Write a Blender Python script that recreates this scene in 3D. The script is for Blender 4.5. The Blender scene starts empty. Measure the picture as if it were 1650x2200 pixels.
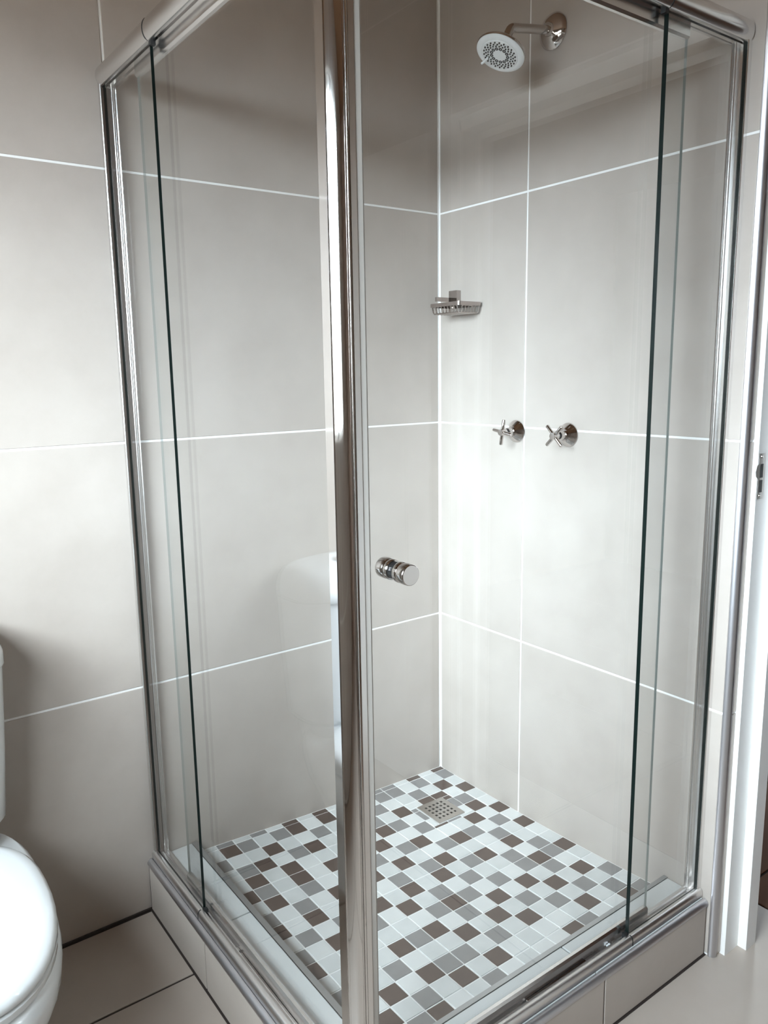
import bpy, bmesh, math, random
from mathutils import Vector, Matrix
random.seed(7)
scene = bpy.context.scene
col = scene.collection
PI = math.pi

# ------------------------------------------------------------------ camera
cam_d = bpy.data.cameras.new('camera')
cam = bpy.data.objects.new('camera', cam_d); col.objects.link(cam)
yaw, pitch, roll = 0.937823, 0.176058, -0.0155481
fw = Vector((math.cos(yaw)*math.cos(pitch), math.sin(yaw)*math.cos(pitch), -math.sin(pitch)))
rt = Vector((math.sin(yaw), -math.cos(yaw), 0)); up = rt.cross(fw)
rt2 = rt*math.cos(roll) + up*math.sin(roll); up2 = up*math.cos(roll) - rt*math.sin(roll)
R = Matrix((rt2, up2, -fw)).transposed()
cam.matrix_world = Matrix.Translation((-1.55756, -1.83076, 1.26659)) @ R.to_4x4()
cam_d.sensor_fit = 'HORIZONTAL'; cam_d.sensor_width = 36.0
cam_d.lens = 1691.67*36.0/1650.0
cam_d.clip_start = 0.02
scene.camera = cam

# ------------------------------------------------------------------ world, exposure
SKY = 14.0
world = bpy.data.worlds.new('world'); scene.world = world; world.use_nodes = True
wn = world.node_tree; wn.nodes.clear()
w_out = wn.nodes.new('ShaderNodeOutputWorld'); w_bg = wn.nodes.new('ShaderNodeBackground')
w_tc = wn.nodes.new('ShaderNodeTexCoord'); w_sep = wn.nodes.new('ShaderNodeSeparateXYZ')
w_map = wn.nodes.new('ShaderNodeMapRange'); w_ramp = wn.nodes.new('ShaderNodeValToRGB')
w_map.inputs['From Min'].default_value = -1; w_map.inputs['From Max'].default_value = 1
wn.links.new(w_tc.outputs['Generated'], w_sep.inputs[0]); wn.links.new(w_sep.outputs['Z'], w_map.inputs['Value'])
wn.links.new(w_map.outputs['Result'], w_ramp.inputs['Fac']); wn.links.new(w_ramp.outputs['Color'], w_bg.inputs['Color'])
e = w_ramp.color_ramp.elements                       # ground outside, hazy horizon, overcast sky
e[0].position = 0.40; e[0].color = (.10, .095, .085, 1)
e[1].position = 1.0; e[1].color = (.77, .905, 1.0, 1)
k = e.new(.505); k.color = (.22, .22, .215, 1)
k = e.new(.60); k.color = (.40, .45, .48, 1)
k = e.new(.72); k.color = (.80, .90, .96, 1)
w_bg.inputs['Strength'].default_value = SKY
wn.links.new(w_bg.outputs[0], w_out.inputs[0])

vs = scene.view_settings
vs.view_transform = 'Standard'; vs.look = 'None'; vs.gamma = 1.0; vs.use_curve_mapping = False
vs.exposure = 1.15
cy = scene.cycles
cy.max_bounces = 14; cy.diffuse_bounces = 6; cy.glossy_bounces = 8; cy.transmission_bounces = 8
cy.transparent_max_bounces = 32; cy.sample_clamp_indirect = 6; cy.caustics_reflective = False; cy.caustics_refractive = False
cy.use_denoising = True

def portal(name, loc, rot, sx, sy):
    d = bpy.data.lights.new(name, 'AREA'); d.shape = 'RECTANGLE'; d.size = sx; d.size_y = sy
    d.cycles.is_portal = True
    o = bpy.data.objects.new(name, d); col.objects.link(o); o.location = loc; o.rotation_euler = rot
    return o
# low sun behind thin haze: a wide soft source coming in through the bathroom window
sun_d = bpy.data.lights.new('hazy_sun', 'SUN'); sun_d.energy = 8.6; sun_d.angle = math.radians(40); sun_d.color = (.75, .885, 1.0)
sun = bpy.data.objects.new('hazy_sun', sun_d); col.objects.link(sun)
sun.rotation_euler = Vector((1, .37, -.33)).to_track_quat('-Z', 'Y').to_euler()
# windows that let the daylight in: bathroom window (wall_back, x = -2.15), glazed hall door (x = 3)
WIN_Y0, WIN_Y1, WIN_Z0, WIN_Z1 = -1.95, -0.30, 1.05, 2.08
portal('window_daylight_portal', (-2.21, (WIN_Y0+WIN_Y1)/2, (WIN_Z0+WIN_Z1)/2), (0, -PI/2, 0), WIN_Z1-WIN_Z0, WIN_Y1-WIN_Y0)
portal('hall_daylight_portal', (3.06, .51, 1.0), (0, PI/2, 0), 1.9, .42)

# ------------------------------------------------------------------ materials
def mat(name, base=(.8, .8, .8), rough=.5, metal=0., coat=0., spec=.5, noise=None, bump=0., bscale=200.):
    m = bpy.data.materials.new(name); m.use_nodes = True
    nt = m.node_tree; b = nt.nodes['Principled BSDF']
    b.inputs['Base Color'].default_value = (*base, 1); b.inputs['Roughness'].default_value = rough
    b.inputs['Metallic'].default_value = metal; b.inputs['Coat Weight'].default_value = coat
    b.inputs['Specular IOR Level'].default_value = spec
    geo = nt.nodes.new('ShaderNodeNewGeometry')
    if noise:
        scale, other, fine = noise
        n1 = nt.nodes.new('ShaderNodeTexNoise'); n1.inputs['Scale'].default_value = scale; n1.inputs['Detail'].default_value = 6
        n1.inputs['Roughness'].default_value = fine
        nt.links.new(geo.outputs['Position'], n1.inputs['Vector'])
        r = nt.nodes.new('ShaderNodeMapRange'); r.inputs['From Min'].default_value = .3; r.inputs['From Max'].default_value = .7
        nt.links.new(n1.outputs['Fac'], r.inputs['Value'])
        mx = nt.nodes.new('ShaderNodeMix'); mx.data_type = 'RGBA'
        mx.inputs['A'].default_value = (*base, 1); mx.inputs['B'].default_value = (*other, 1)
        nt.links.new(r.outputs['Result'], mx.inputs['Factor']); nt.links.new(mx.outputs['Result'], b.inputs['Base Color'])
    if bump:
        n2 = nt.nodes.new('ShaderNodeTexNoise'); n2.inputs['Scale'].default_value = bscale; n2.inputs['Detail'].default_value = 3
        nt.links.new(geo.outputs['Position'], n2.inputs['Vector'])
        bp = nt.nodes.new('ShaderNodeBump'); bp.inputs['Strength'].default_value = bump; bp.inputs['Distance'].default_value = .001
        nt.links.new(n2.outputs['Fac'], bp.inputs['Height']); nt.links.new(bp.outputs['Normal'], b.inputs['Normal'])
    return m

def glass_mat(name, tint):
    m = bpy.data.materials.new(name); m.use_nodes = True
    nt = m.node_tree; nt.nodes.clear()
    out = nt.nodes.new('ShaderNodeOutputMaterial'); mix = nt.nodes.new('ShaderNodeMixShader')
    tr = nt.nodes.new('ShaderNodeBsdfTransparent'); gl = nt.nodes.new('ShaderNodeBsdfGlossy')
    tr.inputs['Color'].default_value = (*tint, 1); gl.inputs['Roughness'].default_value = 0.0
    geo = nt.nodes.new('ShaderNodeNewGeometry'); dot = nt.nodes.new('ShaderNodeVectorMath'); dot.operation = 'DOT_PRODUCT'
    nt.links.new(geo.outputs['Incoming'], dot.inputs[0]); nt.links.new(geo.outputs['Normal'], dot.inputs[1])
    def M(op, a, b=None):
        n = nt.nodes.new('ShaderNodeMath'); n.operation = op
        for i, v in enumerate((a, b)):
            if v is None: continue
            if isinstance(v, (int, float)): n.inputs[i].default_value = v
            else: nt.links.new(v, n.inputs[i])
        return n.outputs[0]
    c = M('ABSOLUTE', dot.outputs['Value']); f = M('POWER', M('SUBTRACT', 1.0, c), 5.0)
    F = M('ADD', M('MULTIPLY', f, .945), .055)             # Schlick reflectance of one glass face
    nt.links.new(F, mix.inputs['Fac']); nt.links.new(tr.outputs[0], mix.inputs[1]); nt.links.new(gl.outputs[0], mix.inputs[2])
    nt.links.new(mix.outputs[0], out.inputs['Surface'])
    return m

TILE = (.43, .378, .335)
M = {}
M['tile'] = mat('beige porcelain tile', TILE, .42, noise=(5.0, (.49, .437, .392), .62), bump=.06, bscale=300)
M['floor_tile'] = mat('beige floor tile', (.43, .37, .322), .4, noise=(6.0, (.465, .405, .355), .6), bump=.06, bscale=300)
M['grout_white'] = mat('white grout', (.88, .87, .85), .8, bump=.3, bscale=500)
M['pale_tile'] = mat('pale ledge tile', (.66, .67, .66), .35, noise=(8, (.71, .72, .71), .6))
M['reflection_strip'] = mat('reflected brown channel strip', (.27, .225, .20), .3, 1.0)  # dark reflection in the channel put into the colour of an added strip
M['grout_dark'] = mat('dark brown grout', (.035, .024, .02), .85, bump=.3, bscale=500)
M['mos_white'] = mat('white stone mosaic', (.62, .635, .625), .35, noise=(22, (.71, .72, .71), .6))
M['mos_grey'] = mat('grey stone mosaic', (.255, .245, .24), .4, noise=(40, (.295, .285, .28), .6))
M['mos_brown'] = mat('brown stone mosaic', (.098, .068, .055), .4, noise=(45, (.125, .09, .074), .65))
M['alu'] = mat('polished aluminium', (.80, .785, .775), .23, 1.0)
M['alu_satin'] = mat('satin aluminium trim', (.60, .59, .61), .38, 1.0)
M['inner_trim'] = mat('grey aluminium edge strip', (.50, .52, .535), .4, 1.0)
M['mos_white2'] = mat('bright white stone mosaic', (.71, .72, .71), .35, noise=(20, (.77, .775, .76), .6))
M['track'] = mat('worn aluminium track', (.76, .735, .72), .33, 1.0)
M['post'] = mat('mirror polished aluminium', (.80, .785, .775), .06, 1.0)
M['chrome'] = mat('chrome', (.60, .565, .545), .04, 1.0)
M['chrome_dark'] = mat('chrome with brown reflections tinted in', (.40, .345, .32), .08, 1.0)  # dish chrome darkened in colour to stand in for brown surroundings it reflects
M['steel'] = mat('brushed stainless steel', (.58, .55, .52), .3, 1.0)
M['glass'] = glass_mat('clear safety glass', (.984, .990, .990))
M['glass_edge'] = mat('dark green glass edge', (.002, .006, .005), .35, spec=.25)
M['seal'] = mat('translucent plastic seal', (.46, .43, .39), .3)
M['black'] = mat('black rubber', (.012, .012, .012), .5)
M['white_plastic'] = mat('white plastic', (.80, .82, .83), .3)
M['ceramic'] = mat('white glazed ceramic', (.83, .85, .86), .07, coat=.4)
M['ceramic_seam'] = mat('toilet seam shadow gap', (.35, .34, .33), .6)
M['paint'] = mat('white gloss paint', (.80, .79, .77), .35, bump=.15, bscale=60)
M['ceiling'] = mat('brown timber ceiling', (.27, .155, .085), .5, noise=(4, (.33, .19, .11), .7))
M['wall_paint'] = mat('pale hall wall paint', (.66, .63, .60), .8)
M['hall_paint'] = mat('warm tan hall wall paint', (.52, .30, .18), .7)
M['light_blocker'] = mat('dull brown daylight blocker', (.30, .27, .24), .9, noise=(3, (.36, .33, .30), .6))  # dim surface of the added wall that blocks low daylight
M['door_edge'] = mat('pale glass edge', (.25, .27, .25), .15)
M['bounce_brown'] = mat('brown bounce tint', (.44, .34, .28), .7)  # colour made up for the unseen front wall, for darker, warmer bounced light
M['wood'] = mat('orange brown wood', (.36, .16, .07), .4, noise=(9, (.44, .21, .10), .7))
M['hall_tile'] = mat('terracotta brown hall tile', (.25, .155, .11), .75, spec=.1, noise=(7, (.28, .18, .13), .6))

# ------------------------------------------------------------------ mesh helpers
class MB:
    def __init__(s): s.v = []; s.f = []; s.mi = []
    def add(s, vs_, fs, mi=0):
        b = len(s.v); s.v += [tuple(v) for v in vs_]; s.f += [tuple(i+b for i in f) for f in fs]; s.mi += [mi]*len(fs)
    def box(s, x0, x1, y0, y1, z0, z1, mi=0):
        s.add([(x, y, z) for z in (z0, z1) for y in (y0, y1) for x in (x0, x1)],
              [(0, 2, 3, 1), (4, 5, 7, 6), (0, 1, 5, 4), (2, 6, 7, 3), (0, 4, 6, 2), (1, 3, 7, 5)], mi)
    def prism(s, poly, axis, lo, hi, mi=0):
        """poly in the plane across axis ('x': (y,z), 'y': (x,z), 'z': (x,y)), extruded lo..hi"""
        n = len(poly)
        def P(p, t): return {'x': (t, p[0], p[1]), 'y': (p[0], t, p[1]), 'z': (p[0], p[1], t)}[axis]
        s.add([P(p, lo) for p in poly] + [P(p, hi) for p in poly],
              [tuple(range(n))[::-1], tuple(range(n, 2*n))] + [(i, (i+1) % n, n+(i+1) % n, n+i) for i in range(n)], mi)
    def rings(s, rs, cap=True, closed=False, mi=0):
        n = len(rs[0]); fs = []
        L = len(rs)
        for a in range(L if closed else L-1):
            b = (a+1) % L
            fs += [(a*n+i, a*n+(i+1) % n, b*n+(i+1) % n, b*n+i) for i in range(n)]
        if cap and not closed: fs += [tuple(range(n))[::-1], tuple(range((L-1)*n, L*n))]
        s.add([p for r in rs for p in r], fs, mi)
    def tube(s, path, r, n=12, mi=0, closed=False):
        path = [Vector(p) for p in path]; rs = []
        rad = r if isinstance(r, (list, tuple)) else [r]*len(path)
        ref = None
        for i, p in enumerate(path):
            a = path[i-1] if (i > 0 or closed) else p; b = path[(i+1) % len(path)] if (i < len(path)-1 or closed) else p
            t = (b-a).normalized()
            if ref is None: ref = Vector((0, 0, 1)) if abs(t.z) < .9 else Vector((1, 0, 0))
            u = (ref - t*ref.dot(t)).normalized(); ref = u; w = t.cross(u)
            rs.append([p + (u*math.cos(2*PI*q/n) + w*math.sin(2*PI*q/n))*rad[i] for q in range(n)])
        s.rings(rs, True, closed, mi)
    def lathe(s, prof, origin, axis, n=32, mi=0):
        """prof: list of (radius, distance along axis)"""
        ax = Vector(axis).normalized(); ref = Vector((0, 0, 1)) if abs(ax.z) < .9 else Vector((1, 0, 0))
        u = (ref - ax*ref.dot(ax)).normalized(); w = ax.cross(u); o = Vector(origin)
        s.rings([[o + ax*d + (u*math.cos(2*PI*q/n) + w*math.sin(2*PI*q/n))*max(r, 1e-5) for q in range(n)] for r, d in prof], True, False, mi)
    def mesh(s, name, mats, smooth=None):
        me = bpy.data.meshes.new(name); me.from_pydata(s.v, [], s.f)
        for m in (mats if isinstance(mats, (list, tuple)) else [mats]): me.materials.append(m)
        for p, i in zip(me.polygons, s.mi): p.material_index = i
        bm = bmesh.new(); bm.from_mesh(me); bmesh.ops.recalc_face_normals(bm, faces=bm.faces); bm.to_mesh(me); bm.free()
        if smooth is not None:
            for p in me.polygons: p.use_smooth = True
            me.set_sharp_from_angle(angle=math.radians(smooth))
        return me
    def build(s, name, mats, parent=None, smooth=None):
        return link(name, s.mesh(name, mats, smooth), parent)

def link(name, data, parent=None, loc=None):
    o = bpy.data.objects.new(name, data); col.objects.link(o)
    if parent: o.parent = parent
    if loc: o.location = loc
    return o
def tag(o, label=None, cat=None, group=None, kind=None):
    for k_, v_ in (('label', label), ('category', cat), ('group', group), ('kind', kind)):
        if v_: o[k_] = v_
    return o
def empty(name, loc=(0, 0, 0)):
    return link(name, None, None, loc)
def boxobj(name, m, x0, x1, y0, y1, z0, z1, parent=None):
    b = MB(); b.box(x0, x1, y0, y1, z0, z1); return b.build(name, m, parent)
def arc(cx, cy_, r, a0, a1, n=8):
    return [(cx + r*math.cos(math.radians(a0+(a1-a0)*i/n)), cy_ + r*math.sin(math.radians(a0+(a1-a0)*i/n))) for i in range(n+1)]

_plates = {}
def plate_mesh(w, h, t, bev, m, name):
    """tile plate in local XY, face towards +Z at z=0, going down to -t, with eased edges"""
    key = (round(w, 4), round(h, 4), t, bev, m.name)
    if key not in _plates:
        b = MB(); x, y = w/2, h/2
        def ring(dx, z): return [(-x+dx, -y+dx, z), (x-dx, -y+dx, z), (x-dx, y-dx, z), (-x+dx, y-dx, z)]
        b.rings([ring(0, -t), ring(0, -bev), ring(bev*.35, -bev*.3), ring(bev, 0)])
        _plates[key] = b.mesh(name, m)
    return _plates[key]
FACE = {'-y': Matrix(((1, 0, 0), (0, 0, -1), (0, 1, 0))), '-x': Matrix(((0, 0, -1), (-1, 0, 0), (0, 1, 0))),
        '+x': Matrix(((0, 0, 1), (1, 0, 0), (0, 1, 0))), '+y': Matrix(((-1, 0, 0), (0, 0, 1), (0, 1, 0))), '+z': Matrix.Identity(3)}
def tile(name, m, facing, c, w, h, parent, t=.006, bev=.0012):
    o = link(name, plate_mesh(w, h, t, bev, m, name), parent)
    o.rotation_euler = FACE[facing].to_euler(); o.location = c
    return o

# ------------------------------------------------------------------ setting: walls, floor, ceiling
FZ = -.086; CEIL = 2.40; GAP = .005
ROWS = [FZ+.002, .514, 1.114, 1.714, 2.314, CEIL]
def tile_rows(parent, facing, edges, plane, rows=ROWS, gap=GAP):
    for a, b_ in zip(edges[:-1], edges[1:]):
        lo, hi = min(a, b_)+gap/2, max(a, b_)-gap/2
        for z0, z1 in zip(rows[:-1], rows[1:]):
            w, h = hi-lo, z1-z0-gap
            mid, zc = (lo+hi)/2, (z0+z1)/2
            c = (mid, plane, zc) if facing in ('-y', '+y') else (plane, mid, zc)
            tile('wall_tile', M['tile'], facing, c, w, h, parent)

wall_left = boxobj('wall_left', M['grout_white'], -2.29, .12, .0015, .12, FZ-.04, CEIL+.02)
tag(wall_left, 'beige tiled wall with white grout running behind the toilet and shower', 'wall', kind='structure')
tile_rows(wall_left, '-y', [-.003, -.345, -.945, -1.545, -2.145], 0)

b = MB(); b.box(.0015, .12, -.966, .0014, FZ-.04, CEIL+.02)
wall_right = b.build('wall_right', M['grout_white'])
tag(wall_right, 'beige tiled shower wall carrying the taps and shower head', 'wall', kind='structure')
tile_rows(wall_right, '-x', [-.003, -.348, -.958], 0)
# short return of the same wall into the doorway
for z0, z1 in zip(ROWS[:-1], ROWS[1:]):
    tile('wall_tile', M['tile'], '-y', (.0212, -.97, (z0+z1)/2), .0182, z1-z0-GAP, wall_right, t=.0035)
# wall beyond and above the doorway
b = MB(); b.box(.0015, .12, -3.52, -1.757, FZ-.04, CEIL+.02); b.box(.0015, .12, -1.757, -.966, 1.965, CEIL+.02)
wr2 = b.build('wall_right', M['grout_white'])
tag(wr2, 'tiled wall over and past the doorway', 'wall', kind='structure')
tile_rows(wr2, '-x', [-1.757, -2.15, -2.75, -3.5], 0)
tile('wall_tile', M['tile'], '-x', (0, -1.3575, 2.18), .79, .42, wr2)

WB = -2.15
b = MB()
b.box(WB-.14, WB-.0015, -3.52, .0014, FZ-.04, WIN_Z0); b.box(WB-.14, WB-.0015, -3.52, .0014, WIN_Z1, CEIL+.02)
b.box(WB-.14, WB-.0015, -3.52, WIN_Y0, WIN_Z0, WIN_Z1); b.box(WB-.14, WB-.0015, WIN_Y1, .0014, WIN_Z0, WIN_Z1)
wall_back = b.build('wall_back', M['grout_white'])
tag(wall_back, 'tiled wall that holds the bathroom window', 'wall', kind='structure')
def back_tiles(y0, y1, z0, z1):
    tile('wall_tile', M['tile'], '+x', (WB, (y0+y1)/2, (z0+z1)/2), abs(y1-y0)-GAP, z1-z0-GAP, wall_back)
for y0, y1 in ((-3.5, WIN_Y0), (WIN_Y1, -.004)):
    for z0, z1 in zip(ROWS[:-1], ROWS[1:]): back_tiles(y0, y1, z0, z1)
for y0, y1 in ((WIN_Y0, -1.1), (-1.1, WIN_Y1)):
    back_tiles(y0, y1, ROWS[0], .514); back_tiles(y0, y1, .514, WIN_Z0); back_tiles(y0, y1, WIN_Z1, CEIL)
wall_front = boxobj('wall_front', M['bounce_brown'], WB-.14, .12, -3.62, -3.5015, FZ-.04, CEIL+.02)
tag(wall_front, 'unseen wall behind the viewer, brown added to warm and darken the bounce', 'wall', kind='structure')
ceiling = boxobj('ceiling', M['ceiling'], WB-.14, 3.2, -3.62, 1.4, CEIL, CEIL+.1)
tag(ceiling, 'warm brown timber ceiling', 'ceiling', kind='structure')

# window of the bathroom
win = empty('window_1', (WB-.06, (WIN_Y0+WIN_Y1)/2, WIN_Z0)); tag(win, 'white framed bathroom window', 'window', kind='structure')
b = MB(); ym = (WIN_Y1-WIN_Y0)/2; H = WIN_Z1-WIN_Z0
for q in ((-ym, -ym+.045, 0, H), (ym-.045, ym, 0, H), (-.025, .025, 0, H)): b.box(-.03, .03, *q)
b.box(-.03, .03, -ym, ym, 0, .045); b.box(-.03, .03, -ym, ym, H-.045, H)
b.build('window_frame', M['paint'], win)
for y0, y1 in ((-ym+.045, -.025), (.025, ym-.045)):
    b = MB(); b.box(-.003, .003, y0, y1, .045, H-.045); b.build('window_pane', M['glass'], win)
b = MB(); b.box(-.06, .075, -ym, ym, -.0005, .02); b.build('window_sill', M['tile'], win)

# unseen wall added outside the bathroom window to block light near the horizon
b = MB(); b.box(-6.2, -6.0, -9, 6, -.6, 1.3)
tag(b.build('horizon_blocker', M['light_blocker']), 'dull wall added outside the bathroom window to block low daylight', 'wall', kind='structure')

# floor of bathroom and hall
b = MB(); b.box(WB-.14, 3.2, -3.62, 1.4, FZ-.1, FZ-.0025)
floor = b.build('floor', M['grout_dark']); tag(floor, 'large beige floor tiles with dark grout', 'floor', kind='structure')
fx = [-2.132, -1.532, -.932, -.332, .268, .868, 1.468, 2.068, 2.668, 3.1]
fy = [1.3, .922, .322, -.278, -.878, -1.478, -2.078, -2.678, -3.278, -3.5]
for a, b_ in zip(fx[:-1], fx[1:]):
    for c_, d_ in zip(fy[:-1], fy[1:]):
        if a < .2 and d_ > -.29 and a > -1.0: continue
        if a < .26 and c_ > 0:
            if a < -.9: 
                if d_ > 0: continue
                c_ = -.006
            else: continue
        x1 = b_
        if a < -.9 and b_ > -.97 and c_ <= 0 and d_ > -.9: x1 = min(b_, -.93)
        tile('floor_tile', M['hall_tile'] if a > .2 else M['floor_tile'], '+z', ((a+x1)/2, (c_+d_)/2, FZ), x1-a-.006, c_-d_-.006, floor)

# dark joint between wall and floor
b = MB(); b.box(WB, -.974, -.0035, .0012, FZ-.002, FZ+.0042)
tag(b.build('trim_1', M['grout_dark']), 'dark joint line where the left wall meets the floor', 'joint', kind='structure')
# aluminium corner trim at the end of the shower wall
b = MB(); b.prism(arc(.012, -.958, .0135, 178, 272, 10) + [(.012, -.956), (.0, -.956)], 'z', FZ, CEIL)
tag(b.build('trim_2', M['alu_satin'], smooth=40), 'rounded satin aluminium corner trim beside the doorway', 'trim', kind='structure')

# doorway: frame with rebate, strike plate, open door leaf
door = empty('door_1', (.1, -1.36, FZ)); tag(door, 'white painted doorway frame right of the shower with open door', 'door', kind='structure')
def dloc(b): b.v = [(x-.1, y+1.36, z-FZ) for x, y, z in b.v]; return b
b = MB()
jamb = [(.0305, -.966), (.0305, -.981), (.086, -.981), (.086, -1.002), (.097, -1.002), (.127, -1.002), (.127, -.966)]
b.prism(jamb, 'z', FZ, 1.955)
jj = [(x, -1.36*2+.0 - y) for x, y in jamb]
b.prism(jj, 'z', FZ, 1.955)
b.prism([(.0305, 1.97), (.0305, 1.93), (.086, 1.93), (.086, 1.91), (.127, 1.91), (.127, 1.97)], 'y', -1.36-.394, -.966)
dloc(b).build('door_frame', M['paint'], door)
# strike plate on the jamb rebate
b = MB(); yp = -.9815
z0, z1 = .992, 1.088; xm = .0415
prof = [(xm-.010, z0), (xm+.011, z0), (xm+.011, z1), (xm-.010, z1), (xm-.010, z0+.075), (xm-.017, z0+.070), (xm-.020, z0+.060), (xm-.017, z0+.048), (xm-.010, z0+.042)]
b.prism(prof, 'y', yp-.0015, yp)
strike = dloc(b).build('strike_plate', M['steel'], door)
b = MB(); b.box(xm-.004, xm+.007, yp-.0021, yp-.0014, z0+.045, z0+.074); b.box(xm-.004, xm+.007, yp-.0021, yp-.0014, z0+.014, z0+.040)
dloc(b).build('latch_hole', M['black'], strike)
for zz in (z0+.007, z1-.007):
    b = MB(); b.lathe([(0, 0), (.0035, 0), (.003, .0012), (0, .0015)], (xm, yp-.0014, zz), (0, -1, 0), 12); dloc(b).build('screw', M['chrome'], strike)
# open leaf, folded back flat along the wall past the doorway
b = MB(); b.box(-.062, -.022, -2.53, -1.775, FZ+.008, 1.92)
leaf = dloc(b).build('door_leaf', M['paint'], door)
b = MB()
for zz in (.15, .75, 1.35):
    b.box(-.067, -.062, -2.42, -1.89, zz-.1, zz+.4)
dloc(b).build('door_panel', M['paint'], leaf)
b = MB(); b.lathe([(.026, 0), (.026, .008), (.010, .012), (.010, .045), (.0, .047)], (-.062, -2.47, .95), (-1, 0, 0), 20); b.tube([(-.104, -2.47, .95), (-.104, -2.36, .95)], .009)
dloc(b).build('door_handle', M['chrome'], leaf, 40)

# hall beyond the doorway
hw = boxobj('wall_hall', M['hall_paint'], 2.6, 3.1, 1.3, 1.4, FZ-.04, CEIL); tag(hw, 'pale hall side wall', 'wall', kind='structure')
b = MB(); b.box(.12, 2.6, 1.3, 1.4, FZ-.04, CEIL)
tag(b.build('wall_hall', M['hall_paint']), 'pale wall along the hall', 'wall', kind='structure')
b = MB(); b.box(.12, 3.1, -3.62, -3.50, FZ-.04, CEIL); tag(b.build('wall_hall', M['hall_paint']), 'pale wall on the near side of the hall', 'wall', kind='structure')
b = MB()
b.box(3.0, 3.14, -3.52, .30, FZ-.04, CEIL); b.box(3.0, 3.14, .72, 1.4, FZ-.04, CEIL); b.box(3.0, 3.14, .30, .72, 1.95, CEIL); b.box(3.0, 3.14, .30, .72, FZ-.04, .05)
tag(b.build('wall_far', M['wall_paint']), 'pale wall at the far end of the hall', 'wall', kind='structure')
b = MB(); b.box(.12, .125, -.966, 1.3, FZ-.04, CEIL); b.box(.12, .125, -3.2, -1.757, FZ-.04, CEIL)
tag(b.build('wall_hall', M['hall_paint']), 'pale hall face of the shower wall', 'wall', kind='structure')
w2 = empty('window_2', (3.05, .51, .05)); tag(w2, 'bright glazed opening with brown wooden rail at end of hall', 'window', kind='structure')
b = MB()
for q in ((-.21, -.17, 0, 1.9), (.17, .21, 0, 1.9)): b.box(-.03, .03, *q)
b.box(-.03, .03, -.17, .17, 0, .09); b.box(-.03, .03, -.17, .17, 1.83, 1.9)
b.build('window_frame', M['wood'], w2)
for y0, y1 in ((-.17, .17),):
    b = MB(); b.box(-.003, .003, y0, y1, .09, 1.83); b.build('window_pane', M['glass'], w2)
sk = boxobj('baseboard_hall', M['hall_tile'], .1255, .140, -.985, 1.29, FZ, FZ+.075); tag(sk, 'low tile skirting on hall side of the door frame', 'baseboard', kind='structure')
b = MB(); b.box(.140, .1425, -.985, 1.29, FZ, FZ+.076); b.build('joint', M['grout_dark'], sk)

# ------------------------------------------------------------------ shower tray: mosaic floor
P_ = 0.0497942; A0, B0 = -.00134, .021893
CZ = (-0.00788372, 0.000702812, -0.000527246, 6.70819e-05, 0.000125769, -8.74539e-05)
def ab(x, y): return (-x-A0)/P_, (-y-B0)/P_
def fz(x, y):
    a, b_ = ab(x, y); return CZ[0]+CZ[1]*a+CZ[2]*b_+CZ[3]*a*a+CZ[4]*b_*b_+CZ[5]*a*b_
b = MB(); n = 20; x0, y0 = -.862, -.85
vv = [(x0*(1-i/n)+.0014*(i/n), y0*(1-j/n)+.0014*(j/n)) for j in range(n+1) for i in range(n+1)]
b.add([(x, y, fz(x, y)-.0016) for x, y in vv], [(j*(n+1)+i, j*(n+1)+i+1, (j+1)*(n+1)+i+1, (j+1)*(n+1)+i) for j in range(n) for i in range(n)])
b.add([(x0, y0, -.08), (.0014, y0, -.08), (.0014, .0014, -.08), (x0, .0014, -.08)], [(0, 1, 2, 3)])
sf = b.build('shower_floor', M['grout_white'], smooth=60)
tag(sf, 'mosaic shower floor of white, grey and brown stone squares', 'floor', kind='structure')
MOS = """BWBWGGWWWBWBWGWGW
GWGWGGWWWBWBGWGBW
WBWGWWGWWWGWWBWWG
BWWWWBWGWWWBGWBGW
WGWWWWGBWWWWWBWBW
WBWWWGWWBWWBWBWGB
BWBWWWBGWGWWWGWBW
WGWGBGWWBWBWBWGWG
BWGWWWBGWGWWWWBWB
WWBWBGWBWBWBWGWGW
WGWGWWGWGWBWGWBWG
BGBGWGWGBGWWWWWWB
WWGWBWBWGWBGBWWWW
WBWBWGWBWBWWWGWWG
GWGWGWBWGWGGBWBWW
WGWBWWWWWBWBWGWBW
GBWWGBWWWWGWWBGWW""".split()
KEYM = {'W': M['mos_white'], 'G': M['mos_grey'], 'B': M['mos_brown']}
def mosaic(a0, a1, b0, b1, key):
    g = .072
    a0 += g/2; a1 -= g/2; b0 += g/2; b1 -= g/2
    if a1-a0 < .05 or b1-b0 < .05: return
    ac, bc = (a0+a1)/2, (b0+b1)/2
    x, y = -ac*P_-A0, -bc*P_-B0
    o = link('mosaic_tile', plate_mesh((a1-a0)*P_, (b1-b0)*P_, .004, .0007, M['mos_white2'] if key == 'W' and random.random() < .45 else KEYM[key], 'mosaic_tile'), sf)
    e_ = .01
    dx = (fz(x+e_, y)-fz(x-e_, y))/(2*e_); dy = (fz(x, y+e_)-fz(x, y-e_))/(2*e_)
    o.rotation_euler = (dy+random.uniform(-.004, .004), -dx+random.uniform(-.004, .004), random.uniform(-.008, .008))
    o.location = (x+random.uniform(-.0003, .0003), y+random.uniform(-.0003, .0003), fz(x, y)+random.uniform(-.0002, .0003))
DA0, DA1, DB0, DB1 = 2.52, 4.58, 2.62, 4.78
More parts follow.
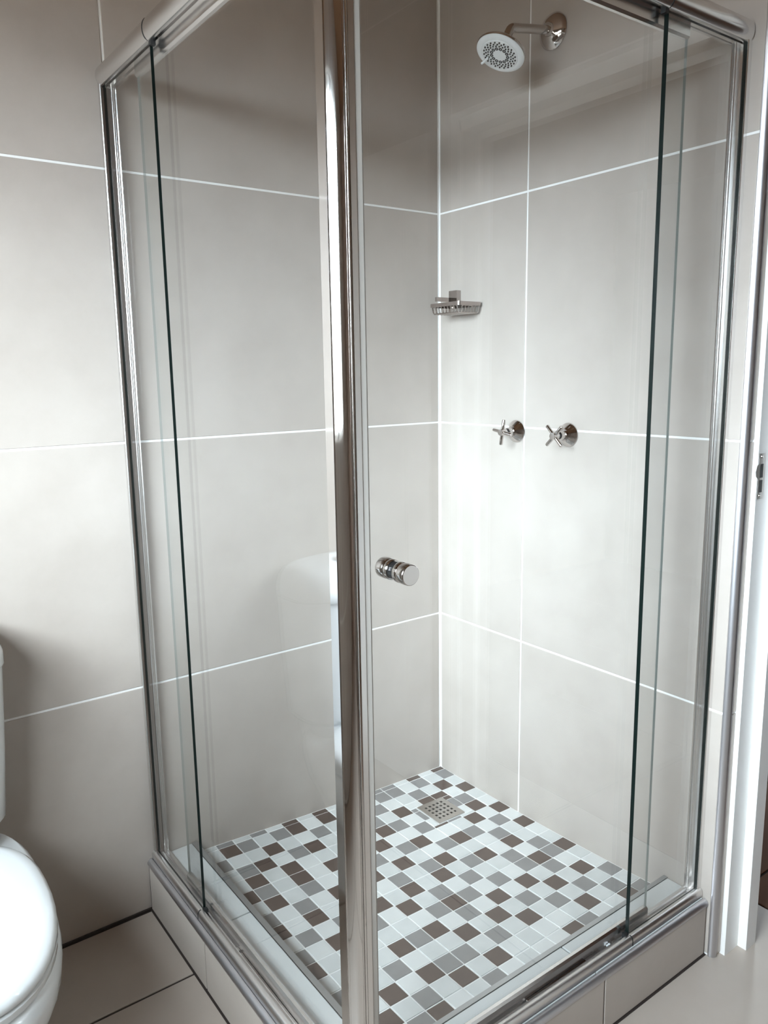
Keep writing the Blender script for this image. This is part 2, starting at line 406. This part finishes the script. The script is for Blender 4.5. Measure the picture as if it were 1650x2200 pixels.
PIECE = {(2, 3, 'i'): 'B', (2, 3, 'j'): 'B', (3, 3, 'j'): 'B', (4, 3, 'j'): 'W', (4, 3, 'i'): 'G', (2, 4, 'i'): 'G', (2, 5, 'i'): 'W', (2, 5, 'j'): 'W',
         (4, 4, 'i'): 'G', (4, 5, 'i'): 'W', (4, 5, 'j'): 'B', (3, 5, 'j'): 'G'}
for j, row in enumerate(MOS):
    for i, key in enumerate(row):
        ia, ib = i, i+1; ja, jb = (j-1, j)
        if j == 0: ja = -.40
        if i == 0: ia = .06
        if j == 16: jb = 16.0+.3
        if i == 16: ib = 17
        if 2 <= i <= 4 and 3 <= j <= 5:
            if j == 3: mosaic(ia, ib, ja, DB0, PIECE.get((i, j, 'j'), 'W'))
            if j == 5: mosaic(ia, ib, DB1, jb, PIECE.get((i, j, 'j'), 'W'))
            lo, hi = max(ja, DB0 if j == 3 else ja), min(jb, DB1 if j == 5 else jb)
            if i == 2: mosaic(ia, DA0, lo, hi, PIECE.get((i, j, 'i'), 'W'))
            if i == 4: mosaic(DA1, ib, lo, hi, PIECE.get((i, j, 'i'), 'W'))
        else:
            mosaic(ia, ib, ja, jb, key)

# ------------------------------------------------------------------ kerb round the tray
KT = .054
KLO, KLI, KRO, KRI = -.977, -.846, -.950, -.834      # outer / inner faces of the left and right kerb
b = MB(); b.box(KLO+.007, KLI-.003, -.943, .0014, FZ-.003, KT-.006); b.box(KLI-.003, .0014, -.943, KRI-.003, FZ-.003, KT-.006)
kerb = b.build('shower_kerb', M['grout_dark'])
tag(kerb, 'low tiled kerb edged with aluminium around the mosaic shower floor', 'kerb', kind='structure')
def kt(facing, c, w, h): tile('kerb_tile', M['pale_tile'] if facing == '+z' else M['tile'], facing, c, w, h, kerb)
zc, hh = (FZ+.004+.0425)/2, .0425-FZ-.004
for a, b_ in ((-.006, -.3425), (-.3475, -.945)): kt('-x', (KLO, (a+b_)/2, zc), a-b_, hh)
for a, b_ in ((-.972, -.3725), (-.3675, -.006)): kt('-y', ((a+b_)/2, KRO, zc), b_-a, hh)
for a, b_ in ((-.002, -.3355), (-.3395, -.940)): kt('+z', ((KLO+.013+KLI-.014)/2, (a+b_)/2, KT), (KLI-.014)-(KLO+.013), a-b_)
for a, b_ in ((KLI-.012, -.385), (-.381, -.003)): kt('+z', ((a+b_)/2, (KRO+.013+KRI-.011)/2, KT), b_-a, (KRI-.011)-(KRO+.013))
b = MB(); b.box(KLO-.0032, KLO+.008, -.9535, -.0015, FZ-.002, FZ+.0016); b.box(KLO-.0032, -.0015, KRO-.0032, KRO+.008, FZ-.002, FZ+.0016)
b.box(KLO+.0012, KLO+.008, -.0062, -.0005, FZ, .044)
b.build('foot_joint', M['grout_dark'], kerb)
# outer quarter-round trims and flat inner trims
r = .012
b = MB(); b.prism([(x, z) for x, z in arc(KLO+r-.002, KT+.001-r, r, 90, 190, 8)] + [(KLO+r, KT-r-.002)], 'y', -.94, -.001)
b.build('edge_trim', M['alu_satin'], kerb, 40)
b = MB(); b.prism([(y, z) for y, z in arc(KRO+r-.002, KT+.001-r, r, 90, 190, 8)] + [(KRO+r, KT-r-.002)], 'x', KLO+.004, -.001)
b.build('edge_trim', M['alu_satin'], kerb, 40)
b = MB(); b.box(KLI-.013, KLI, KRI-.013, -.001, KT-.001, KT+.0012); b.box(KLI-.002, KLI, KRI, -.001, .0, KT-.001)
b.build('inner_trim', M['inner_trim'], kerb)
b = MB(); b.box(KLI, -.001, KRI-.010, KRI, KT-.001, KT+.0012); b.box(KLI, -.001, KRI-.002, KRI, .0, KT-.001)
b.build('inner_trim', M['inner_trim'], kerb)

# ------------------------------------------------------------------ shower enclosure
enc = empty('shower_enclosure', (-.945, -.91, KT))
tag(enc, 'clear glass corner shower enclosure with polished aluminium frame and round corner post', 'shower')
EL = Vector((-.945, -.91, KT))
def eb(b, name, m, parent=enc, smooth=None):
    b.v = [(x-EL.x, y-EL.y, z-EL.z) for x, y, z in b.v]
    return b.build(name, m, parent, smooth)
ZT, ZB = 1.922, KT+.0015
def swap(poly, dx, dy):     # left-side section (x,·) -> right-side section (y,·): outward offset kept
    return poly
# wall profiles (section in the horizontal plane); o = outward distance (0 = outer face), d = distance from the wall
def wall_profile(side):
    secs = [[(0, 0), (0, .012), (.001, .013), (.002, .013), (.003, .012), (.003, .006), (.0240, .006), (.0240, .0125), (.0250, .0135), (.0262, .0125), (.0270, .009), (.0280, .0125), (.0290, .0135), (.0300, .0125), (.0300, .006), (.0325, .006), (.0325, .012), (.0345, .014), (.0360, .012), (.0360, 0)]]
    b = MB()
    for s_ in secs:
        if side == 'left': poly = [(-.9605+o, -d) for o, d in s_]
        else: poly = [(-d, -.930+o) for o, d in s_]
        b.prism(poly, 'z', ZB, ZT-.012)
    wp = eb(b, 'wall_profile', M['alu'], enc, 30)
    if side == 'left':
        b = MB(); b.prism([(-.9605+o, -d) for o, d in [(.0032, .0058), (.0032, .0090), (.0044, .0102), (.0226, .0102), (.0238, .0090), (.0238, .0058)]], 'z', ZB+.012, ZT-.045)
        eb(b, 'dark_reflection_strip', M['reflection_strip'], wp)  # added part, carries the channel's brown reflection in its colour
wall_profile('left'); wall_profile('right')
# header rails and bottom tracks (section in o,z)
def hsec(z0, z1):
    r_ = (z1-z0)/2
    return [(0+.010+.0*0, z0)] + [(.012-.012*math.cos(math.radians(a)), (z0+z1)/2 + r_*math.sin(math.radians(a))) for a in range(-70, 71, 14)] + \
           [(.012, z1), (.044, z1), (.046, z1-.002), (.046, z0+.004), (.040, z0+.004), (.040, z0+.014), (.030, z0+.014), (.030, z0), (.022, z0), (.022, z0+.010), (.016, z0+.010), (.016, z0)]
def tsec(z0):
    return [(0.0, z0), (0.0, z0+.008)] + [(.008-.008*math.cos(math.radians(a)), z0+.010+.010*math.sin(math.radians(a))) for a in range(10, 91, 16)] + \
           [(.013, z0+.019), (.014, z0+.006), (.020, z0+.006), (.020, z0+.013), (.022, z0+.013), (.022, z0+.006), (.034, z0+.004), (.034, z0+.010), (.037, z0+.010), (.046, z0+.004), (.046, z0)]
def rail(side, sec, lo, hi, name, m, parent=enc):
    b = MB()
    if side == 'left': b.prism([(-.966+o, z) for o, z in sec], 'y', lo, hi)
    else: b.prism([(-.936+o, z) for o, z in sec], 'x', lo, hi)
    return eb(b, name, m, parent, 30)
rail('left', hsec(1.880, 1.920), -.886, -.004, 'header_rail', M['alu'])
rail('right', hsec(1.880, 1.920), -.935, -.004, 'header_rail', M['alu'])
rail('left', tsec(ZB), -.886, -.002, 'bottom_track', M['track'])
rail('right', tsec(ZB), -.935, -.002, 'bottom_track', M['track'])
# fixed panes, with the dark edge strip towards the opening
def pane(side, o0, o1, lo, hi, z0, z1, name='fixed_pane', parent=enc, edge='glass_edge'):
    b = MB()
    if side == 'left': x0, x1, y0, y1 = -.966+o0, -.966+o1, lo, hi
    else: x0, x1, y0, y1 = lo, hi, -.936+o0, -.936+o1
    b.box(x0, x1, y0, y1, z0, z1)
    big = (4, 5) if side == 'left' else (2, 3)
    b.mi = [0 if k_ in big else 1 for k_ in range(6)]
    return eb(b, name, [M['glass'], M[edge]], parent)
fixL = pane('left', .0135, .0195, -.290, -.0104, ZB+.010, 1.886)
fixR = pane('right', .0115, .0205, -.262, -.0064, ZB+.010, 1.886)
# sliding doors behind the fixed panes
def door_rail_sec(o0, o1, z0, z1):
    r_ = .004
    return [(o0+r_, z0), (o1-r_, z0), (o1, z0+r_), (o1, z1-r_), (o1-r_, z1), (o0+r_, z1), (o0, z1-r_), (o0, z0+r_)]
def sliding_door(side):
    if side == 'left': lo, hi = -.872, -.168
    else: lo, hi = -.907, -.174
    d = pane(side, .0310, .0365, lo, hi, ZB+.022, 1.872, 'sliding_door', enc, 'door_edge')
    def rl(name, z0, z1):
        b = MB(); s_ = door_rail_sec(.0265, .041, z0, z1)
        if side == 'left': b.prism([(-.966+o, z) for o, z in s_], 'y', lo, hi)
        else: b.prism([(-.936+o, z) for o, z in s_], 'x', lo, hi)
        return eb(b, name, M['alu'], d, 30)
    rl('door_bottom_rail', ZB+.0085, ZB+.036); rl('door_top_rail', 1.855, 1.884)
    b = MB()     # closing profile with plastic seal along the post
    if side == 'left':
        b.box(-.939, -.9255, lo-.012, lo+.002, ZB+.010, 1.884)
    else:
        b.prism([(lo-.0205, -.9085), (lo-.011, -.9085), (lo-.011, -.8925), (lo-.0205, -.8925)], 'z', ZB+.010, 1.884)
    eb(b, 'closing_profile', M['alu'], d)
    b = MB()
    if side == 'left': b.box(-.937, -.9275, lo+.002, lo+.012, ZB+.012, 1.882)
    else: b.prism([(lo-.011, -.9075), (lo+.000, -.9065), (lo+.003, -.9050), (lo+.003, -.8955), (lo-.011, -.8945)], 'z', ZB+.012, 1.882)
    eb(b, 'door_seal', M['seal'], d)
    return d
doorL = sliding_door('left'); doorR = sliding_door('right')
# twin knob on the right door
kc = Vector((-.852, -.90225, .967))
kn = MB()
prof = [(0, .004), (.0150, .004), (.0162, .0055), (.0165, .009), (.0160, .0115), (.0145, .0125), (.0145, .0140), (.0160, .0150), (.0166, .017), (.0166, .030), (.0160, .0318), (.0150, .0325), (0, .0325)]
kn.lathe(prof, kc, (0, -1, 0), 36)
prof2 = [(r_, d_) for r_, d_ in prof]
kn.lathe(prof2, kc+Vector((0, .0055, 0)), (0, 1, 0), 36)
knob = eb(kn, 'door_knob', M['chrome'], doorR, 35)
b = MB(); b.lathe([(0, -.0093), (.0135, -.0093), (.0135, .0040), (0, .0040)], kc, (0, -1, 0), 28); eb(b, 'gasket', M['black'], knob, 40)
# corner post: round nose, flanges to both sides, groove
b = MB()
def th(t, h): return (-.94+t*.833-h*.553, -.90-t*.553-h*.833)
nose = [(-.0158, -.0030)] + [(-.004+u_, .0038+.19*u_-u_*u_/.052) for u_ in [-.0112+.0228*q/18 for q in range(19)]] + [(.0081, .0018)]
prof = [(-.0285, -.0173), (-.0172, .0), (-.0164, -.0028)] + nose + [(.0083, -.008), (.0112, -.008), (.0113, .0025), (.0122, .0035), (.0134, .0035), (.0142, .0025), (.0142, -.012), (.0, -.022), (-.018, -.028), (-.0285, -.0215)]
b.prism([th(*p) for p in prof], 'z', KT+.001, 1.945)
eb(b, 'corner_post', M['post'], enc, 25)
# clips, guides and end caps at the free edge of the fixed pane
for side in ('left', 'right'):
    e0 = -.290 if side == 'left' else -.262
    for z0, z1 in ((ZB+.0095, ZB+.0225), (1.872, 1.8865)):
        b = MB(); o0, o1 = .0115, .0215
        if side == 'left': b.box(-.966+o0, -.966+o1, e0-.010, e0-.0002, z0, z1)
        else: b.box(e0-.010, e0-.0002, -.936+o0, -.936+o1, z0, z1)
        eb(b, 'pane_clip', M['black'], enc)
    for sec in (tsec(ZB), hsec(1.880, 1.920)):
        b = MB()     # split line in the rail: thin dark collar
        s_ = [(o, z) for o, z in sec if o < .0125]
        zm = (min(z for o, z in s_)+max(z for o, z in s_))/2
        s2 = [(o-.0006 if o < .006 else o, z+(.0005 if z > zm else -.0002)) for o, z in s_]
        if side == 'left': b.prism([(-.966+o, z) for o, z in s2], 'y', e0-.0015, e0+.0005)
        else: b.prism([(-.936+o, z) for o, z in s2], 'x', e0-.0015, e0+.0005)
        eb(b, 'end_cap', M['black'], enc)
# white and chrome guide blocks lying in the open channel of the right track
for x0, x1, m in ((-.300, -.288, 'steel'), (-.318, -.309, 'white_plastic'), (-.352, -.342, 'steel'), (-.385, -.357, 'steel'), (-.560, -.388, 'chrome')):
    b = MB(); b.box(x0, x1, -.936+.0215, -.936+.0255, ZB+.006, ZB+.0135); eb(b, 'track_guide', M[m], enc)
for y0, y1, m in ((-.452, -.440, 'steel'), (-.70, -.46, 'chrome')):
    b = MB(); b.box(-.966+.0215, -.966+.0255, y0, y1, ZB+.006, ZB+.0125); eb(b, 'track_guide', M[m], enc)

# ------------------------------------------------------------------ floor drain
dx0, dx1, dy0, dy1 = -.2235, -.1285, -.2575, -.1545
dcx, dcy = (dx0+dx1)/2, (dy0+dy1)/2; dz = fz(dcx, dcy)
drain = empty('floor_drain', (dcx, dcy, dz)); tag(drain, 'square stainless steel drain grate set into the mosaic floor', 'drain')
hx, hy = (dx1-dx0)/2, (dy1-dy0)/2
# perforated grate: cells of a 9 x 9 lattice, holes on every other cell within the middle
nn = 13; b = MB()
xs = [-hx+2*hx*q/nn for q in range(nn+1)]; ys = [-hy+2*hy*q/nn for q in range(nn+1)]
def hole(i, j):
    u, v = i-6, j-6
    return abs(u) <= 4 and abs(v) <= 4 and (u+v) % 2 == 0 and (u % 2 == 0)
for i in range(nn):
    for j in range(nn):
        if not hole(i, j): b.box(xs[i], xs[i+1], ys[j], ys[j+1], -.0005, .0022)
bm = bmesh.new(); me = b.mesh('grate', M['steel']); bm.from_mesh(me)
bmesh.ops.remove_doubles(bm, verts=bm.verts, dist=1e-6)
dup = {}
for f in bm.faces: dup.setdefault(tuple(round(c, 5) for c in f.calc_center_median()), []).append(f)
bmesh.ops.delete(bm, geom=[f for fs in dup.values() if len(fs) > 1 for f in fs], context='FACES')
bmesh.ops.recalc_face_normals(bm, faces=bm.faces)
bm.to_mesh(me); bm.free(); link('grate', me, drain)
b = MB(); b.box(-hx*.9, hx*.9, -hy*.9, hy*.9, -.0012, -.0007); b.build('sump', M['black'], drain)

# ------------------------------------------------------------------ shower head
sh = empty('shower_rose', (0, -.425, 2.062)); tag(sh, 'chrome shower head with white spray face on short wall arm', 'shower head')
b = MB(); b.lathe([(.0, -.0005), (.040, -.0005), (.0415, .003), (.038, .009), (.028, .015), (.016, .019), (.0145, .026), (0, .026)], (0, 0, 0), (-1, 0, 0), 40); b.build('wall_flange', M['chrome'], sh, 40)
b = MB()
path = [(-.015, 0, 0), (-.130, 0, -.021)] + [(-.130-.022*math.sin(math.radians(a)), 0, -.043+.022*math.cos(math.radians(a))) for a in range(16, 76, 12)]
hn = Vector((-math.sin(math.radians(27)), 0, -math.cos(math.radians(27))))
jc = Vector((-.161, 0, -.053)); endp = Vector(path[-1])
path += [tuple(endp*.45+jc*.55), tuple(jc+hn*.002)]
b.tube(path, .0102, 18); b.build('arm', M['chrome'], sh, 40)
b = MB(); b.lathe([(.0, -.002), (.0135, -.002), (.0145, .004), (.0125, .010), (.020, .0145), (.042, .0215), (.0560, .0275), (.0582, .0310), (.0572, .0345), (0, .0345)], jc, hn, 48); head = b.build('head', M['chrome'], sh, 35)
fc = jc+hn*.0345
b = MB(); b.lathe([(0, -.001), (.0566, -.001), (.0568, .001), (.0535, .0040), (.0445, .0052), (.0432, .0046), (.0425, .0055), (.02, .0066), (0, .0068)], fc, hn, 48); b.build('spray_face', M['white_plastic'], head, 35)
u = Vector((0, 1, 0)); u = (u-hn*u.dot(hn)).normalized(); w = hn.cross(u)
b = MB()
for rr, cnt, ph in ((.0275, 22, 0), (.0325, 22, .5), (.0375, 22, 0)):
    for q in range(cnt):
        a = 2*PI*(q+ph)/cnt; p = fc+(u*math.cos(a)+w*math.sin(a))*rr+hn*.0055
        b.lathe([(.0021, 0), (.0018, .0024), (0, .0026)], p, hn, 6)
tag(b.build('rubber_nozzles', M['black'], head), kind='stuff')
for q in range(13):
    a = 2*PI*q/13; p = fc+(u*math.cos(a)+w*math.sin(a))*.0195+hn*.0064
    b = MB(); ring = []
    for s_ in range(12):
        t = 2*PI*s_/12; ring.append(p+(u*math.cos(t)+w*math.sin(t))*.0029)
    b.tube(ring, .0014, 6, closed=True); b.build('massage_nozzle', M['black'], head, 60)
a_ = math.radians(200); b = MB(); p = fc+(u*math.cos(a_)+w*math.sin(a_))*.041+hn*.004
dirl = (u*math.cos(a_)+w*math.sin(a_)); 
lp = Vector((0, .33, -.94))
# selector lever pointing down at the near rim
best = max((( (u*math.cos(t*.1)+w*math.sin(t*.1)).dot(Vector((-.45, .55, -.7))), t*.1) for t in range(63)))[1]
dirl = u*math.cos(best)+w*math.sin(best)
p = fc+dirl*.033+hn*.004
b.tube([p, p+hn*.010+dirl*.008, p+hn*.014+dirl*.014], [.0035, .0032, .0028], 8); b.build('selector_lever', M['white_plastic'], head, 50)

# ------------------------------------------------------------------ taps
def make_tap(name, y, ang, label):
    t = empty(name, (0, y, 1.103)); tag(t, label, 'tap')
    b = MB(); b.lathe([(0, -.0005), (.0295, -.0005), (.0305, .002), (.0290, .0055), (.016, .0170), (.0150, .0185), (0, .0185)], (0, 0, 0), (-1, 0, 0), 40); b.build('wall_flange', M['chrome'], t, 30)
    b = MB(); b.lathe([(0, .018), (.0095, .018), (.0115, .023), (.0115, .033), (.0100, .0365), (0, .0365)], (0, 0, 0), (-1, 0, 0), 24); b.build('collar', M['chrome'], t, 35)
    b = MB(); b.lathe([(0, .036), (.0080, .036), (.0080, .044), (0, .044)], (0, 0, 0), (-1, 0, 0), 20); b.build('spindle', M['black'], t, 35)
    b = MB(); b.lathe([(0, .043), (.0088, .043), (.0090, .045), (.0090, .061), (.0082, .0625), (0, .063)], (0, 0, 0), (-1, 0, 0), 24); hub = b.build('handle_hub', M['chrome'], t, 35)
    for q in range(4):
        a = math.radians(ang+90*q); d = Vector((0, math.cos(a), math.sin(a)))
        b = MB(); b.lathe([(0, .006), (.0048, .006), (.0048, .0328), (.0041, .0340), (0, .0342)], (-.0535, 0, 0), d, 14); b.build('handle_arm', M['chrome'], hub, 35)
    return t
make_tap('tap', -.321, 9, 'chrome cross-handle tap nearer the corner, handle turned upright')
make_tap('tap', -.502, 45, 'chrome cross-handle tap farther from the corner, handle turned diagonally like an X')

# ------------------------------------------------------------------ soap dish
sd = empty('soap_dish', (0, -.123, 1.44)); tag(sd, 'small chrome wire soap dish fixed near the shower corner', 'soap dish')
b = MB(); b.box(-.016, .0, .028, .062, .008, .052); b.build('wall_mount', M['chrome_dark'], sd)
b = MB(); b.box(-.075, -.016, .045, .053, .020, .032); b.build('bracket_arm', M['chrome_dark'], sd)
def rect(x0, x1, y0, y1, z, r_=.008, n_=4):
    pts = []
    for cx_, cy_, a0 in ((x1-r_, y1-r_, 0), (x0+r_, y1-r_, 90), (x0+r_, y0+r_, 180), (x1-r_, y0+r_, 270)):
        pts += [(x, y, z) for x, y in arc(cx_, cy_, r_, a0, a0+90, n_)]
    return pts
b = MB()
outer = rect(-.088, -.003, -.063, .063, 0); inner = rect(-.0855, -.0055, -.0605, .0605, 0)
b.rings([[(x, y, z_) for x, y, _ in pts] for pts, z_ in ((outer, .003), (outer, .013), (inner, .013), (inner, .003))], False, True)
b.build('basket_rim', M['chrome_dark'], sd)
ZB2 = -.0150
b = MB(); b.tube(rect(-.080, -.011, -.055, .055, ZB2), .0016, 8, closed=True); b.build('basket_ring', M['chrome_dark'], sd, 60)
for q in range(9):
    y = -.052+.104*q/8
    b = MB(); b.tube([(-.0868, y, .004), (-.0835, y, ZB2+.004), (-.080, y, ZB2), (-.011, y, ZB2), (-.0075, y, ZB2+.004), (-.0043, y, .004)], .0012, 6); b.build('basket_wire', M['chrome'], sd, 60)
for q in range(6):
    x = -.076+.061*q/5
    b = MB(); b.tube([(x, -.0618, .004), (x, -.0585, ZB2+.004), (x, -.055, ZB2-.0012), (x, .055, ZB2-.0012), (x, .0585, ZB2+.004), (x, .0618, .004)], .0012, 6); b.build('basket_wire', M['chrome'], sd, 60)

# ------------------------------------------------------------------ toilet
TX = -1.462
wc = empty('toilet', (TX, -.35, FZ)); tag(wc, 'white ceramic close-coupled toilet with closed lid against the tiled wall', 'toilet')
def sgn(v): return -1 if v < 0 else 1
def oval(hw, yb, yf, z, nb=3.5, nf=2.3, n_=48, split=None):
    ym = split if split is not None else yb+(yf-yb)*.42
    pts = []
    for q in range(n_):
        a = 2*PI*q/n_; c_, s_ = math.cos(a), math.sin(a)
        if s_ >= 0: e_ = 2/nb; x = hw*sgn(c_)*abs(c_)**e_; y = ym+(yb-ym)*abs(s_)**e_
        else: e_ = 2/nf; x = hw*sgn(c_)*abs(c_)**e_; y = ym+(yf-ym)*abs(s_)**e_
        pts.append((x, y+.35, z-FZ))
    return pts
b = MB(); b.rings([oval(.112, -.09, -.50, FZ), oval(.108, -.085, -.50, FZ+.02), oval(.105, -.08, -.50, .0), oval(.115, -.06, -.53, .08), oval(.146, -.05, -.59, .14), oval(.174, -.04, -.640, .20), oval(.185, -.035, -.666, .245), oval(.187, -.03, -.672, .272), oval(.184, -.03, -.669, .293), oval(.174, -.035, -.658, .303)])
b.build('bowl', M['ceramic'], wc, 50)
b = MB(); b.rings([oval(.170, -.165, -.657, .304, 2.6), oval(.174, -.162, -.661, .308, 2.6), oval(.174, -.162, -.661, .318, 2.6), oval(.171, -.165, -.657, .3205, 2.6)])
b.build('seat', M['ceramic'], wc, 50)
b = MB(); b.rings([oval(.171, -.160, -.656, .322, 2.6), oval(.1755, -.157, -.661, .326, 2.6), oval(.175, -.157, -.660, .336, 2.6), oval(.168, -.163, -.652, .3435, 2.6), oval(.149, -.178, -.63, .349, 2.6), oval(.11, -.23, -.58, .3475, 2.6), oval(.05, -.31, -.48, .3485, 2.6)])
b.build('lid', M['ceramic'], wc, 60)
for sx in (-.075, .075):
    b = MB(); b.tube([(sx-.02, .35-.150, .325-FZ), (sx+.02, .35-.150, .325-FZ)], .011, 12); b.build('hinge', M['ceramic'], wc, 40)
# neck between bowl and cistern
b = MB(); b.rings([oval(.118, -.006, -.155, .20, 8, 4), oval(.122, -.006, -.16, .27, 8, 4), oval(.132, -.006, -.165, .31, 8, 4), oval(.136, -.006, -.168, .333, 8, 4)])
b.build('neck', M['ceramic'], wc, 50)
def cis(hw, d, z): return oval(hw, -.008, -.008-d, z, 9, 2.9, 56, split=-.008-d*.35)
b = MB(); b.rings([cis(.134, .130, .334), cis(.153, .148, .338), cis(.163, .156, .352), cis(.174, .168, .50), cis(.183, .178, .66), cis(.184, .180, .684)])
cistern = b.build('cistern', M['ceramic'], wc, 50)
b = MB(); b.rings([cis(.1835, .1795, .6845), cis(.1835, .1795, .687)]); b.build('lid_joint', M['ceramic_seam'], cistern, 50)
b = MB(); b.rings([cis(.186, .186, .687), cis(.188, .188, .692), cis(.187, .187, .716), cis(.178, .178, .742), cis(.158, .158, .760), cis(.12, .12, .770), cis(.06, .07, .773)])
lid = b.build('cistern_lid', M['ceramic'], wc, 60)
b = MB(); b.lathe([(0, 0), (.02, 0), (.02, .006), (.017, .008), (0, .008)], (0, .35-.09, .771-FZ), (0, 0, 1), 24); b.build('flush_button', M['chrome'], lid, 40)
